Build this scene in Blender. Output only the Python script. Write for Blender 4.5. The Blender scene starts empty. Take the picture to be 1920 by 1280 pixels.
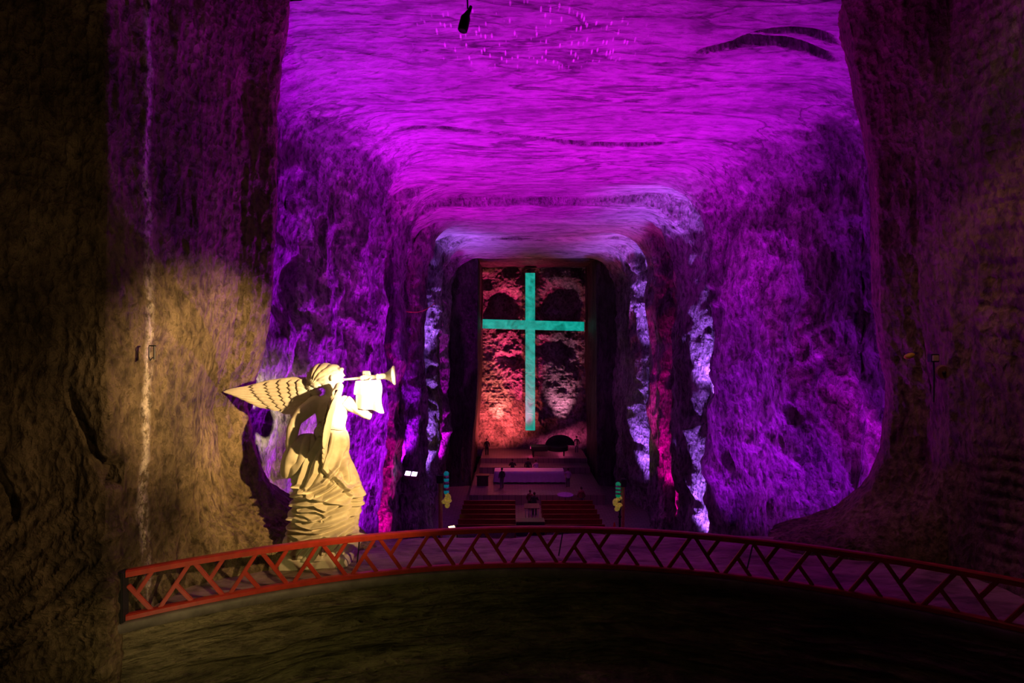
import bpy, bmesh, math, random
import numpy as np
from mathutils import Vector, Matrix
random.seed(7)
SC = bpy.context.scene
COL = SC.collection
# ------------------------------------------------------------------ camera, view, world
F = 960.0                                   # focal length in pixels of the 1920 px frame
cam = bpy.data.cameras.new('camera'); cam.sensor_width = 36; cam.lens = 18.0
cam.clip_start = 0.05; cam.clip_end = 300
camo = bpy.data.objects.new('camera', cam); COL.objects.link(camo)
camo.rotation_euler = (math.radians(90), 0, 0)
SC.camera = camo
SC.view_settings.view_transform = 'Standard'
SC.view_settings.look = 'None'
SC.view_settings.gamma = 1
SC.view_settings.use_curve_mapping = False
SC.view_settings.exposure = 0.0
W = bpy.data.worlds.new('world'); SC.world = W; W.use_nodes = True
W.node_tree.nodes['Background'].inputs[0].default_value = (0.5, 0.35, 0.3, 1)
W.node_tree.nodes['Background'].inputs[1].default_value = 0.0015
SC.cycles.max_bounces = 5
SC.cycles.diffuse_bounces = 3

def P3(px, py, D): return Vector(((px-960)/F*D, D, (640-py)/F*D))

MAG = (0.71, 0.004, 0.84); LAV = (0.42, 0.12, 1.0); VIO = (0.42, 0.003, 0.95); PNK = (1.0, 0.0, 0.42)
WARM = (1.0, 0.60, 0.17); RED = (1.0, 0.06, 0.12); ROSE = (1.0, 0.16, 0.42)
def spot(loc, to, energy, color, angle=60, blend=1.0, size=0.15):
    l = bpy.data.lights.new('spot_light', 'SPOT'); l.energy = energy; l.color = color
    l.spot_size = math.radians(angle); l.spot_blend = blend; l.shadow_soft_size = size
    o = bpy.data.objects.new('spot_light', l); COL.objects.link(o); o.location = loc
    d = Vector(to)-Vector(loc); o.rotation_euler = d.to_track_quat('-Z', 'Y').to_euler()
    return o
# broad magenta wash of the nave, floodlights low behind the two sides of the opening and down the nave
spot((-4.5, 16.4, -9.5), (2.2, 21.5, 8), 11500, MAG, 76)
spot((8.0, 16.4, -9.5), (1.8, 21.5, 8), 11500, MAG, 76)
spot((2.0, 18.0, -11.5), (2.0, 18.5, 8), 5500, MAG, 70)
spot((2.0, 27.0, -12.5), (2.0, 25.5, 8), 5200, MAG, 62)
spot((2.0, 24, -12.0), (-7.6, 19.0, 1.4), 24000, (0.5, 0.004, 0.93), 56)
spot((2.0, 24, -12.0), (12.0, 19.0, 0.5), 9500, (0.5, 0.004, 0.93), 56)
spot((10.6, 15.8, -7.5), (13.2, 17.0, 2), 3600, MAG, 80)
spot((-7.5, 16.0, -7.5), (-8.6, 17.2, 3), 1500, MAG, 80)
# unseen uplights added at the foot of the near walls to graze the rock
spot((-5.4, 18.6, -11.5), (-7.0, 18.4, 4), 5500, VIO, 62)
spot((-3.6, 21.5, -11.5), (-6.3, 20.8, 4), 2200, VIO, 50)
spot((10.6, 19.0, -11.5), (12.4, 18.6, 4), 3200, VIO, 62)
spot((8.4, 22.6, -11.5), (10.4, 22.2, 4), 2200, VIO, 50)
# niche uplights
spot((-5.4, 23.5, -12.4), (-6.2, 25.4, -2), 5000, PNK, 50)
spot((-5.9, 28.7, -7.4), (-6.4, 30.2, -1), 2600, VIO, 80)
spot((-6.2, 36.2, -12.2), (-6.2, 38.0, -3), 16000, LAV, 44)
spot((-6.2, 36.4, -2.0), (-6.0, 38.0, 6.5), 4500, LAV, 60)
spot((-6.0, 42.0, -12.2), (-6.1, 43.9, 0), 9000, MAG, 44)
spot((10.1, 25.9, -12.2), (10.2, 27.7, -5), 13000, LAV, 46)
spot((10.1, 26.0, -4.0), (10.2, 27.8, 6), 6500, LAV, 60)
spot((9.4, 31.4, -12.2), (10.0, 33.6, -5), 7000, PNK, 50)
spot((10.1, 37.4, -12.2), (10.2, 39.5, -3), 15000, LAV, 44)
spot((10.1, 37.6, -2.0), (10.1, 39.5, 6.5), 5500, LAV, 60)
spot((2.0, 33.0, -12.4), (2.0, 36.6, 8), 7000, (0.95, 0.06, 1), 46)
# cross wall
spot((-1.3, 50.3, -10.6), (-1.6, 53.2, -6.6), 3800, (1.0, 0.10, 0.10), 140)
spot((5.0, 50.3, -10.6), (5.0, 53.2, -6.6), 3800, (1.0, 0.09, 0.28), 140)
spot((-1.4, 51.6, -10.0), (-1.4, 53.2, -5.4), 3500, (1.0, 0.26, 0.18), 46)
spot((5.2, 51.6, -10.0), (5.1, 53.2, -5.4), 3500, (1.0, 0.30, 0.5), 46)
spot((1.8, 49.8, -10.8), (1.9, 53.2, 4.0), 30000, (1.0, 0.04, 0.2), 56)
# altar floor glow and the yellow lamps at the posts
spot((1.2, 46.5, -4.0), (-0.3, 46.5, -12), 1100, (1.0, 0.10, 0.20), 90)
spot((2.2, 38.5, -6.0), (2.2, 37.8, -13), 420, (1.0, 0.12, 0.22), 110)
spot((-4.0, 34.6, -12.7), (-5.0, 36.2, -7), 500, (1.0, 0.85, 0.1), 60)
spot((7.5, 34.6, -12.7), (8.0, 36.2, -7), 400, (1.0, 0.85, 0.1), 60)
# warm statue floodlight on the right of the gallery, out of the frame
spot((6.6, 5.7, 0.6), (-4.6, 13.6, -2.8), 12500, (1.0, 0.60, 0.17), 26)
spot((6.6, 5.7, 0.6), (-4.0, 13.5, -1.5), 62000, (1.0, 0.78, 0.5), 9)  # narrow spot added to whiten the torso and banner
spot((6.6, 5.7, 0.6), (-8.1, 12.9, -0.9), 22000, (1.0, 0.62, 0.26), 23)  # spot added to brighten the wall beside the statue
spot((6.6, 5.7, 0.6), (-7.0, 12.4, -3.2), 3500, (1.0, 0.60, 0.27), 36)  # weak wide spot added for the rest of that wall
# unseen fill spots added to brighten the near gallery walls and drum
spot((-5.0, 6.8, -4.4), (-4.6, 11.9, -7.2), 150, (0.95, 0.80, 0.24), 125)
spot((-5.5, 7.5, -7.2), (-9.2, 10.0, -3.2), 45, (1.0, 0.74, 0.34), 120)
spot((8.6, 9.6, 6.8), (12.0, 12.2, -0.8), 380, (1.0, 0.42, 0.26), 54)
spot((-4, 3, 0), (-8.6, 11, 3), 230, (1.0, 0.62, 0.28), 100)
spot((8.3, 8.6, 6.5), (12, 11, 6), 60, (1.0, 0.8, 0.25), 80)

# ------------------------------------------------------------------ noise
def _hash(i, j, k, s):
    h = (i*374761393 + j*668265263 + k*2147483647 + s*974634777) & 0xffffffff
    h = ((h ^ (h >> 13))*1274126177) & 0xffffffff
    h = ((h ^ (h >> 15))*2246822519) & 0xffffffff
    return ((h ^ (h >> 16)) & 0xffff)/65535.0
def vnoise(p, s=0):
    i = np.floor(p).astype(np.int64); f = p-i; f = f*f*(3-2*f)
    r = 0
    for dx in (0, 1):
        wx = f[..., 0] if dx else 1-f[..., 0]
        for dy in (0, 1):
            wy = f[..., 1] if dy else 1-f[..., 1]
            for dz in (0, 1):
                wz = f[..., 2] if dz else 1-f[..., 2]
                r = r + wx*wy*wz*_hash(i[..., 0]+dx, i[..., 1]+dy, i[..., 2]+dz, s)
    return r*2-1
def fbm(p, sc=(1, 1, 1), oct=4, s=0, ridged=False):
    p = np.asarray(p, float)*np.array(sc); a = 1.0; t = 0; n = 0
    for o in range(oct):
        v = vnoise(p*2**o+o*17.3, s+o)
        if ridged: v = 1-2*np.abs(v)
        t = t+v*a; n += a; a *= 0.5
    return t/n
def sst(a, b, x):
    t = np.clip((x-a)/(b-a), 0, 1); return t*t*(3-2*t)

# ------------------------------------------------------------------ mesh helpers
def link(name, me, m=None, parent=None):
    o = bpy.data.objects.new(name, me); COL.objects.link(o)
    if m: me.materials.append(m)
    if parent: o.parent = parent
    return o
def tag(o, label=None, cat=None, group=None, kind=None):
    if label: o['label'] = label
    if cat: o['category'] = cat
    if group: o['group'] = group
    if kind: o['kind'] = kind
    return o
def empty(name, loc, label, cat, group=None, rz=0):
    o = bpy.data.objects.new(name, None); COL.objects.link(o); o.location = loc; o.rotation_euler = (0, 0, rz)
    o.empty_display_size = 0.2
    return tag(o, label, cat, group)
def copy_tree(o, parent=None):
    c = o.copy(); COL.objects.link(c); c.parent = parent
    for ch in [x for x in bpy.data.objects if x.parent == o]: copy_tree(ch, c)
    return c
def grid_mesh(P, closed=False, smooth=True, name='m'):
    ny, nx = P.shape[:2]
    me = bpy.data.meshes.new(name)
    idx = np.arange(ny*nx).reshape(ny, nx)
    if closed: idx = np.concatenate([idx, idx[:, :1]], 1)
    q = np.stack([idx[:-1, :-1], idx[:-1, 1:], idx[1:, 1:], idx[1:, :-1]], -1).reshape(-1, 4)
    me.vertices.add(ny*nx); me.vertices.foreach_set('co', P.reshape(-1).astype(np.float32))
    me.loops.add(q.size); me.loops.foreach_set('vertex_index', q.reshape(-1).astype(np.int32))
    me.polygons.add(len(q)); me.polygons.foreach_set('loop_start', (np.arange(len(q))*4).astype(np.int32))
    me.update(calc_edges=True); me.validate()
    me.polygons.foreach_set('use_smooth', [smooth]*len(me.polygons))
    return me
def normals(P):
    n = np.cross(np.gradient(P, axis=1), np.gradient(P, axis=0))
    return n/np.maximum(np.linalg.norm(n, axis=-1, keepdims=True), 1e-9)
def structure(name, P, m, disp=None, flip=False):
    if disp is not None:
        n = normals(P)*(-1 if flip else 1); P = P+n*disp(P)[..., None]
    me = grid_mesh(P if flip else P[::-1]); o = link(name, me, m); o['kind'] = 'structure'
    return o
def bm_obj(name, bm, m, parent=None, smooth=False):
    me = bpy.data.meshes.new(name); bm.normal_update(); bm.to_mesh(me); bm.free()
    if smooth: me.polygons.foreach_set('use_smooth', [True]*len(me.polygons))
    return link(name, me, m, parent)
def add_box(bm, c, s, rot=None, bev=0.0):
    M = Matrix.Translation(Vector(c))
    if rot is not None: M = M @ rot
    r = bmesh.ops.create_cube(bm, size=1.0, matrix=M @ Matrix.Diagonal((s[0], s[1], s[2], 1)))
    if bev:
        es = list({e for v in r['verts'] for e in v.link_edges})
        bmesh.ops.bevel(bm, geom=es, offset=bev, segments=2, affect='EDGES', clamp_overlap=True)
def add_tube(bm, pts, rad, n=10, cap=True, flat=1.0):
    pts = [Vector(p) for p in pts]
    if not hasattr(rad, '__len__'): rad = [rad]*len(pts)
    rings = []; up = Vector((0, 0, 1)); prev = None
    for i, p in enumerate(pts):
        t = (pts[min(i+1, len(pts)-1)]-pts[max(i-1, 0)]).normalized()
        if prev is None:
            a = t.cross(up)
            if a.length < 1e-3: a = t.cross(Vector((0, 1, 0)))
            a.normalize()
        else:
            a = (prev-t*prev.dot(t)).normalized()
        b = t.cross(a); prev = a
        rings.append([bm.verts.new(p+(a*math.cos(2*math.pi*k/n)+b*flat*math.sin(2*math.pi*k/n))*rad[i]) for k in range(n)])
    for i in range(len(rings)-1):
        for k in range(n):
            bm.faces.new((rings[i][k], rings[i][(k+1) % n], rings[i+1][(k+1) % n], rings[i+1][k]))
    if cap:
        bm.faces.new(rings[0][::-1]); bm.faces.new(rings[-1])
def add_ball(bm, c, r, seg=16, rot=None):
    if not hasattr(r, '__len__'): r = (r, r, r)
    M = Matrix.Translation(Vector(c))
    if rot is not None: M = M @ rot
    bmesh.ops.create_uvsphere(bm, u_segments=seg, v_segments=max(6, seg*2//3), radius=1, matrix=M @ Matrix.Diagonal((*r, 1)))
def add_prism(bm, c, r, h, n=16, r2=None):
    bmesh.ops.create_cone(bm, cap_ends=True, segments=n, radius1=r, radius2=r if r2 is None else r2, depth=h, matrix=Matrix.Translation(Vector(c)+Vector((0, 0, h/2))))
def remeshed(bm, voxel, sm=4):
    me = bpy.data.meshes.new('t'); bm.to_mesh(me); bm.free()
    o = bpy.data.objects.new('t', me); COL.objects.link(o)
    r = o.modifiers.new('r', 'REMESH'); r.mode = 'VOXEL'; r.voxel_size = voxel
    s = o.modifiers.new('s', 'SMOOTH'); s.factor = 0.5; s.iterations = sm
    dg = bpy.context.evaluated_depsgraph_get()
    out = bpy.data.meshes.new_from_object(o.evaluated_get(dg))
    bpy.data.objects.remove(o); bpy.data.meshes.remove(me)
    out.polygons.foreach_set('use_smooth', [True]*len(out.polygons))
    return out
def vdata(me):
    n = len(me.vertices); co = np.empty(n*3, np.float32); me.vertices.foreach_get('co', co)
    no = np.empty(n*3, np.float32); me.vertex_normals.foreach_get('vector', no)
    return co.reshape(-1, 3).astype(float), no.reshape(-1, 3).astype(float)
def setco(me, co): me.vertices.foreach_set('co', co.astype(np.float32).reshape(-1)); me.update()

# ------------------------------------------------------------------ materials
def nodes(name):
    m = bpy.data.materials.new(name); m.use_nodes = True; nt = m.node_tree
    return m, nt, nt.nodes['Principled BSDF']
def N(nt, t, **kw):
    n = nt.nodes.new(t)
    for k, v in kw.items():
        if k in n.inputs: n.inputs[k].default_value = v
        else: setattr(n, k, v)
    return n
def pos(nt, scale):
    g = N(nt, 'ShaderNodeNewGeometry'); mp = N(nt, 'ShaderNodeMapping'); mp.inputs['Scale'].default_value = scale
    nt.links.new(g.outputs['Position'], mp.inputs['Vector']); return mp.outputs['Vector']
def noise(nt, scale, sc=1.0, detail=8, rough=0.6, dist=0.0, typ='FBM'):
    n = N(nt, 'ShaderNodeTexNoise', Scale=sc, Detail=detail, Roughness=rough, Distortion=dist)
    nt.links.new(pos(nt, scale), n.inputs['Vector']); return n.outputs['Fac']
def ramp(nt, src, stops, interp='LINEAR'):
    r = N(nt, 'ShaderNodeValToRGB'); r.color_ramp.interpolation = interp
    e = r.color_ramp.elements
    while len(e) < len(stops): e.new(0.5)
    for i, (p, c) in enumerate(stops):
        e[i].position = p; e[i].color = (c, c, c, 1) if not hasattr(c, '__len__') else (*c, 1)
    nt.links.new(src, r.inputs['Fac']); return r.outputs['Color']
def mix(nt, a, b, f, mode='MIX'):
    m = N(nt, 'ShaderNodeMix', data_type='RGBA', blend_type=mode)
    for k, v in ((6, a), (7, b), (0, f)):
        if isinstance(v, bpy.types.NodeSocket): nt.links.new(v, m.inputs[k])
        else: m.inputs[k].default_value = v if k == 0 else (*v, 1)
    return m.outputs[2]
def bump(nt, bsdf, layers):
    prev = None
    for src, st, dist in layers:
        b = N(nt, 'ShaderNodeBump', Strength=st, Distance=dist)
        nt.links.new(src, b.inputs['Height'])
        if prev: nt.links.new(prev, b.inputs['Normal'])
        prev = b.outputs['Normal']
    nt.links.new(prev, bsdf.inputs['Normal'])
def rock(name, *a, **k):
    m, nt, b = nodes(name); rock_in(nt, b, *a, **k); return m
def rock_in(nt, b, dark, mid, light, stretch, fine=3.0, veins=0.0, patch=0.35, bumpk=1.0, rough=0.6, chis=6.0, streak=False, ticks=False, stk=0.75, big=None):
    big = noise(nt, (patch*stretch[0], patch*stretch[1], patch*stretch[2]), 1.0, 9, 0.62, 0.6)
    col = ramp(nt, big, [(0.30, dark), (0.5, mid), (0.72, light)])
    st = noise(nt, (fine*stretch[0], fine*stretch[1], fine*stretch[2]), 1.0, 8, 0.65, 0.4)
    col = mix(nt, col, ramp(nt, st, [(0.36, 0.15), (0.55, 1.0)]), stk, 'MULTIPLY')
    if veins:
        v = noise(nt, (0.10, 0.75, 0.6), 1.0, 7, 0.55, 0.5)
        v2 = ramp(nt, v, [(0.455, 1.0), (0.485, 0.25), (0.495, 1.0), (0.56, 1.0), (0.585, 0.5), (0.60, 1.0)])
        col = mix(nt, col, v2, veins, 'MULTIPLY')
    if streak:      # pale crust of salt running down the near left wall
        g = N(nt, 'ShaderNodeNewGeometry'); sp = N(nt, 'ShaderNodeSeparateXYZ'); nt.links.new(g.outputs['Position'], sp.inputs[0])
        wob = noise(nt, (0.6, 0.6, 0.35), 1.0, 6, 0.6)
        q = N(nt, 'ShaderNodeMath', operation='MULTIPLY_ADD'); nt.links.new(wob, q.inputs[0]); q.inputs[1].default_value = 0.7; nt.links.new(sp.outputs['Y'], q.inputs[2])
        q2 = N(nt, 'ShaderNodeMath', operation='SUBTRACT'); nt.links.new(q.outputs[0], q2.inputs[0]); q2.inputs[1].default_value = 11.28
        q3 = N(nt, 'ShaderNodeMath', operation='ABSOLUTE'); nt.links.new(q2.outputs[0], q3.inputs[0])
        mk = ramp(nt, q3.outputs[0], [(0.02, 0.9), (0.15, 0.0)])
        sp2 = noise(nt, (7, 7, 4), 1.0, 5, 0.7); mk = mix(nt, mk, ramp(nt, sp2, [(0.44, 0.05), (0.56, 1.0)]), 1.0, 'MULTIPLY')
        col = mix(nt, col, (0.80, 0.70, 0.58), mk)
    b.inputs['Roughness'].default_value = rough
    b.inputs['Specular IOR Level'].default_value = 0.3
    mid_n = noise(nt, tuple(fine*0.45*s for s in stretch), 1.0, 6, 0.6, 1.2)
    cz = N(nt, 'ShaderNodeTexVoronoi', Scale=1.0, Randomness=0.9); cz.feature = 'F1'
    ds = noise(nt, (2, 2, 2), 1.0, 3, 0.5)
    va = N(nt, 'ShaderNodeVectorMath', operation='ADD'); nt.links.new(pos(nt, tuple(chis*s for s in stretch)), va.inputs[0])
    vs = N(nt, 'ShaderNodeVectorMath', operation='SCALE'); nt.links.new(ds, vs.inputs[0]); vs.inputs['Scale'].default_value = 1.6
    nt.links.new(vs.outputs[0], va.inputs[1]); nt.links.new(va.outputs[0], cz.inputs['Vector'])
    col = mix(nt, col, ramp(nt, cz.outputs['Distance'], [(0.0, 0.35), (0.45, 1.0)]), 0.6, 'MULTIPLY')
    nt.links.new(col, b.inputs['Base Color'])
    mu = noise(nt, (14, 14, 14), 1.0, 4, 0.7)
    if ticks:       # short bright pick strokes in a patch of the roof near the gallery
        tv = N(nt, 'ShaderNodeTexVoronoi', Scale=1.0, Randomness=0.8); nt.links.new(pos(nt, (7.5, 2.6, 0.01)), tv.inputs['Vector'])
        tk = ramp(nt, tv.outputs['Distance'], [(0.16, 1.0), (0.28, 0.0)])
        g = N(nt, 'ShaderNodeNewGeometry'); df = N(nt, 'ShaderNodeVectorMath', operation='SUBTRACT'); nt.links.new(g.outputs['Position'], df.inputs[0]); df.inputs[1].default_value = (0.6, 15.9, 9.4)
        sc_ = N(nt, 'ShaderNodeVectorMath', operation='MULTIPLY'); nt.links.new(df.outputs[0], sc_.inputs[0]); sc_.inputs[1].default_value = (0.25, 0.8, 0.2)
        ln = N(nt, 'ShaderNodeVectorMath', operation='LENGTH'); nt.links.new(sc_.outputs[0], ln.inputs[0])
        mk = ramp(nt, ln.outputs['Value'], [(0.75, 1.0), (1.05, 0.0)]); tk = mix(nt, tk, mk, 1.0, 'MULTIPLY')
        col = mix(nt, col, (0.95, 0.93, 0.93), tk); nt.links.new(col, b.inputs['Base Color'])
    bump(nt, b, [(mid_n, 0.9*bumpk, 0.35), (st, 1.0*bumpk, 0.16), (cz.outputs['Distance'], 0.8*bumpk, 0.10), (mu, 0.6*bumpk, 0.03)])
def plain(name, col, rough=0.6, metal=0.0, var=0.25, sc=6.0, bmp=0.0, emit=None):
    m, nt, b = nodes(name)
    n = noise(nt, (sc, sc, sc), 1.0, 5, 0.6)
    lo = tuple(c*(1-var) for c in col); hi = tuple(min(1, c*(1+var)) for c in col)
    c = ramp(nt, n, [(0.3, lo), (0.7, hi)]); nt.links.new(c, b.inputs['Base Color'])
    b.inputs['Roughness'].default_value = rough; b.inputs['Metallic'].default_value = metal
    if bmp: bump(nt, b, [(n, bmp, 0.02)])
    if emit:
        b.inputs['Emission Color'].default_value = (*emit[:3], 1); b.inputs['Emission Strength'].default_value = emit[3]
    return m
M = {}
m, nt, b = nodes('nave_salt_rock')
rock_in(nt, b, (0.08, 0.075, 0.08), (0.40, 0.38, 0.39), (0.86, 0.84, 0.84), (1.0, 1.0, 0.42), 4.5, bumpk=1.5, chis=7, stk=0.85)
b2 = N(nt, 'ShaderNodeBsdfPrincipled')
rock_in(nt, b2, (0.30, 0.28, 0.29), (0.52, 0.50, 0.51), (0.68, 0.66, 0.66), (0.22, 1.0, 1.0), 5.0, veins=0.9, patch=0.5, bumpk=0.8, stk=0.5, ticks=True)
g = N(nt, 'ShaderNodeNewGeometry'); sp = N(nt, 'ShaderNodeSeparateXYZ'); nt.links.new(g.outputs['Normal'], sp.inputs[0])
ab = N(nt, 'ShaderNodeMath', operation='ABSOLUTE'); nt.links.new(sp.outputs['Z'], ab.inputs[0])
nn = noise(nt, (0.8, 0.8, 0.8), 1.0, 6, 0.65); ad = N(nt, 'ShaderNodeMath', operation='MULTIPLY_ADD'); nt.links.new(nn, ad.inputs[0]); ad.inputs[1].default_value = 0.5; nt.links.new(ab.outputs[0], ad.inputs[2])
fc = ramp(nt, ad.outputs[0], [(0.80, 0.0), (1.05, 1.0)])
ms = N(nt, 'ShaderNodeMixShader'); nt.links.new(fc, ms.inputs[0]); nt.links.new(b.outputs[0], ms.inputs[1]); nt.links.new(b2.outputs[0], ms.inputs[2])
nt.links.new(ms.outputs[0], nt.nodes['Material Output'].inputs['Surface'])
M['nave'] = M['ceil'] = m
M['near'] = rock('gallery_salt_rock', (0.07, 0.052, 0.03), (0.25, 0.185, 0.105), (0.52, 0.40, 0.25), (1.0, 1.0, 0.6), 5.0, bumpk=1.1, chis=7)  # same salt as the nave, warm dim light put into its brown
M['near_left'] = rock('streaked_gallery_salt_rock', (0.07, 0.052, 0.03), (0.25, 0.185, 0.105), (0.52, 0.40, 0.25), (1.0, 1.0, 0.6), 5.0, bumpk=1.1, chis=7, streak=True)  # same browned tone standing in for warm light, plus the salt streak
M['drum'] = rock('banded_drum_rock', (0.10, 0.085, 0.05), (0.27, 0.23, 0.14), (0.50, 0.42, 0.27), (0.28, 0.5, 1.8), 4.0, patch=0.5, bumpk=1.1)
M['cross_rock'] = rock('altar_wall_rock', (0.10, 0.09, 0.09), (0.40, 0.38, 0.38), (0.75, 0.72, 0.72), (1.0, 1.0, 0.8), 3.0, patch=0.3, bumpk=1.8, chis=3)
M['unlit_rock'] = rock('unlit_transept_rock', (0.03, 0.03, 0.03), (0.08, 0.075, 0.075), (0.16, 0.15, 0.15), (1.0, 1.0, 0.4), 2.0)  # shade of the unlit transept put into the rock colour
M['ledge'] = rock('trodden_salt_floor', (0.24, 0.17, 0.13), (0.36, 0.27, 0.21), (0.50, 0.38, 0.29), (0.35, 1.0, 1.0), 1.6, patch=0.6, bumpk=0.35)

# ------------------------------------------------------------------ setting: nave
def lerp(x, xs, ys): return np.interp(x, xs, ys)
def smooth_box(d, a, b, e0=0.5, e1=0.25): return sst(a-e0, a+e0, d)*(1-sst(b-e1, b+e1, d))
def left_x(D):
    w = lerp(D, [14.6, 15.6, 18.0, 20.2, 22, 60], [-9.0, -9.0, -8.2, -6.3, -5.8, -5.8])
    w = w-1.25*smooth_box(D, 22.6, 25.2)-0.7*smooth_box(D, 27.6, 30.2)-1.2*smooth_box(D, 34, 37.8)-0.9*smooth_box(D, 40.8, 43.8)
    return w
def right_x(D):
    w = lerp(D, [14.6, 15.6, 18.5, 21.3, 24, 60], [13.4, 13.4, 12.9, 10.9, 9.7, 9.6])
    w = w+1.2*smooth_box(D, 25.0, 27.5)+1.0*smooth_box(D, 30.6, 33.4)+1.1*smooth_box(D, 36.4, 39.4)
    return w
def ceil_z(D):
    return lerp(D, [10, 14.5, 18.5, 24, 60], [11.5, 9.9, 8.7, 7.6, 7.4])+0.35*smooth_box(D, 25.0, 27.5)-0.35*smooth_box(D, 27.6, 30)+0.35*smooth_box(D, 36, 38.4)
ZF = -13.0
def disp_wall(P):
    q = P+0.7*np.stack([fbm(P, (.6, .6, .6), 2, 11), fbm(P, (.6, .6, .6), 2, 12), fbm(P, (.6, .6, .6), 2, 13)], -1)
    n = fbm(q, (0.35, 0.35, 0.14), 4, 3)*0.75+fbm(q, (0.9, 0.9, 0.32), 5, 9, True)*0.45
    low = sst(-3, -10, P[..., 2])
    return n+low*fbm(q, (0.6, 0.6, 0.13), 4, 5, True)*0.5
def disp_ceil(P):
    X_, Y_ = P[..., 0], P[..., 1]
    g1 = np.exp(-((Y_-16.5+0.55*np.sin((X_-5.6)/4.6*np.pi))/0.09)**2)*sst(5.6, 6.6, X_)*sst(11, 9.6, X_)
    g2 = np.exp(-((Y_-15.9+0.3*np.sin((X_-7)/3*np.pi))/0.07)**2)*sst(6.8, 7.6, X_)*sst(10.4, 9.2, X_)
    g3 = np.exp(-((Y_-20.6-0.06*X_-0.4*np.sin(X_*0.45))/0.10)**2)*sst(-6, -3, X_)*sst(8, 6, X_)*(0.4+0.6*np.abs(fbm(P, (1, .2, .2), 2, 31)))
    return fbm(P, (0.08, 0.3, 0.3), 3, 21)*0.35+fbm(P, (0.25, 1.6, 1.6), 3, 25, True)*0.07-(g1+g2)*0.5-g3*0.35
def wall_section(side):
    D = np.linspace(14.7, 46, 520)
    zs = np.linspace(ZF-0.3, 0, 190); r = 3.0
    xw = left_x(D) if side < 0 else right_x(D); H = ceil_z(D)
    rows = []
    K = 230
    t = np.linspace(0, 1, K)
    for k in range(K):
        u = t[k]
        L = (H-r-ZF)
        # straight part then arc
        f = 0.84
        if u < f:
            z = ZF-0.2+(L+0.2)*(u/f)
            spread = 0.9*sst(-7.5, -13.5, np.asarray(z))*(-side)*-0.0
            x = xw
        else:
            a = (u-f)/(1-f)*math.pi/2
            x = xw-side*r*(1-math.cos(a)); z = H-r+r*math.sin(a)
        rows.append(np.stack([x+0*D, D, z+0*D], -1))
    P = np.array(rows)
    # lower walls step outward and in with buttresses
    amt = sst(-4, -12, P[..., 2])
    P[..., 0] += side*amt*(0.35+0.6*fbm(P*np.array([0, 1, 0.0]), (1, 0.25, 1), 2, 77))
    return P
def disp_mix(P):
    c = sst(5.6, 7.6, P[..., 2]); return disp_wall(P)*(1-c)+disp_ceil(P)*c
structure('wall_left', wall_section(-1), M['nave'], disp_mix, flip=False)
structure('wall_right', wall_section(1), M['nave'], disp_mix, flip=True)
D = np.linspace(14.15, 46, 520); T = np.linspace(0, 1, 260); r = 3.0
xl = left_x(D)+r-0.02; xr = right_x(D)-r+0.02
P = np.stack([xl[None]+(xr-xl)[None]*T[:, None], np.broadcast_to(D, (260, 520)), np.broadcast_to(ceil_z(D), (260, 520))], -1)
structure('ceiling', P, M['ceil'], disp_mix, flip=False)
# gallery roof above the frame, with a rough brow where it meets the nave
yy = np.r_[np.linspace(-2, 14.0, 60), 14.2, 14.3]; P = np.zeros((62, 120, 3)); P[..., 0] = np.linspace(-14, 14, 120); P[..., 1] = yy[:, None]; P[..., 2] = np.r_[np.full(60, 10.6), 10.4, 10.0][:, None]
structure('ceiling', P, M['near'], lambda P: fbm(P, (.5, .5, .5), 3, 33)*0.25, flip=True)
# nave floor and altar platforms
m, nt, b = nodes('polished_floor_tiles')
br = N(nt, 'ShaderNodeTexBrick', Scale=1.0); br.inputs['Mortar Size'].default_value = 0.02
br.inputs['Color1'].default_value = (0.20, 0.17, 0.16, 1); br.inputs['Color2'].default_value = (0.15, 0.13, 0.12, 1); br.inputs['Mortar'].default_value = (0.04, 0.04, 0.04, 1)
nt.links.new(pos(nt, (1, 1, 1)), br.inputs['Vector']); nt.links.new(br.outputs['Color'], b.inputs['Base Color']); b.inputs['Roughness'].default_value = 0.4
M['tiles'] = m
def plat(name, x0, x1, y0, y1, z, h, mat, kind='structure'):
    bm = bmesh.new(); add_box(bm, ((x0+x1)/2, (y0+y1)/2, z-h/2), (x1-x0, y1-y0, h), bev=0.03)
    o = bm_obj(name, bm, mat); o['kind'] = 'structure'; return o
plat('floor', -9.5, 13.5, 15.0, 54.5, ZF, 0.4, M['tiles'])
plat('trim_1', -3.4, 7.4, 40.7, 53.6, -12.2, 0.85, M['tiles'])
plat('trim_2', -3.0, 7.2, 47.2, 53.6, -11.6, 0.62, M['tiles'])
plat('trim_3', -3.0, 7.2, 48.9, 53.6, -11.15, 0.47, M['tiles'])
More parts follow.
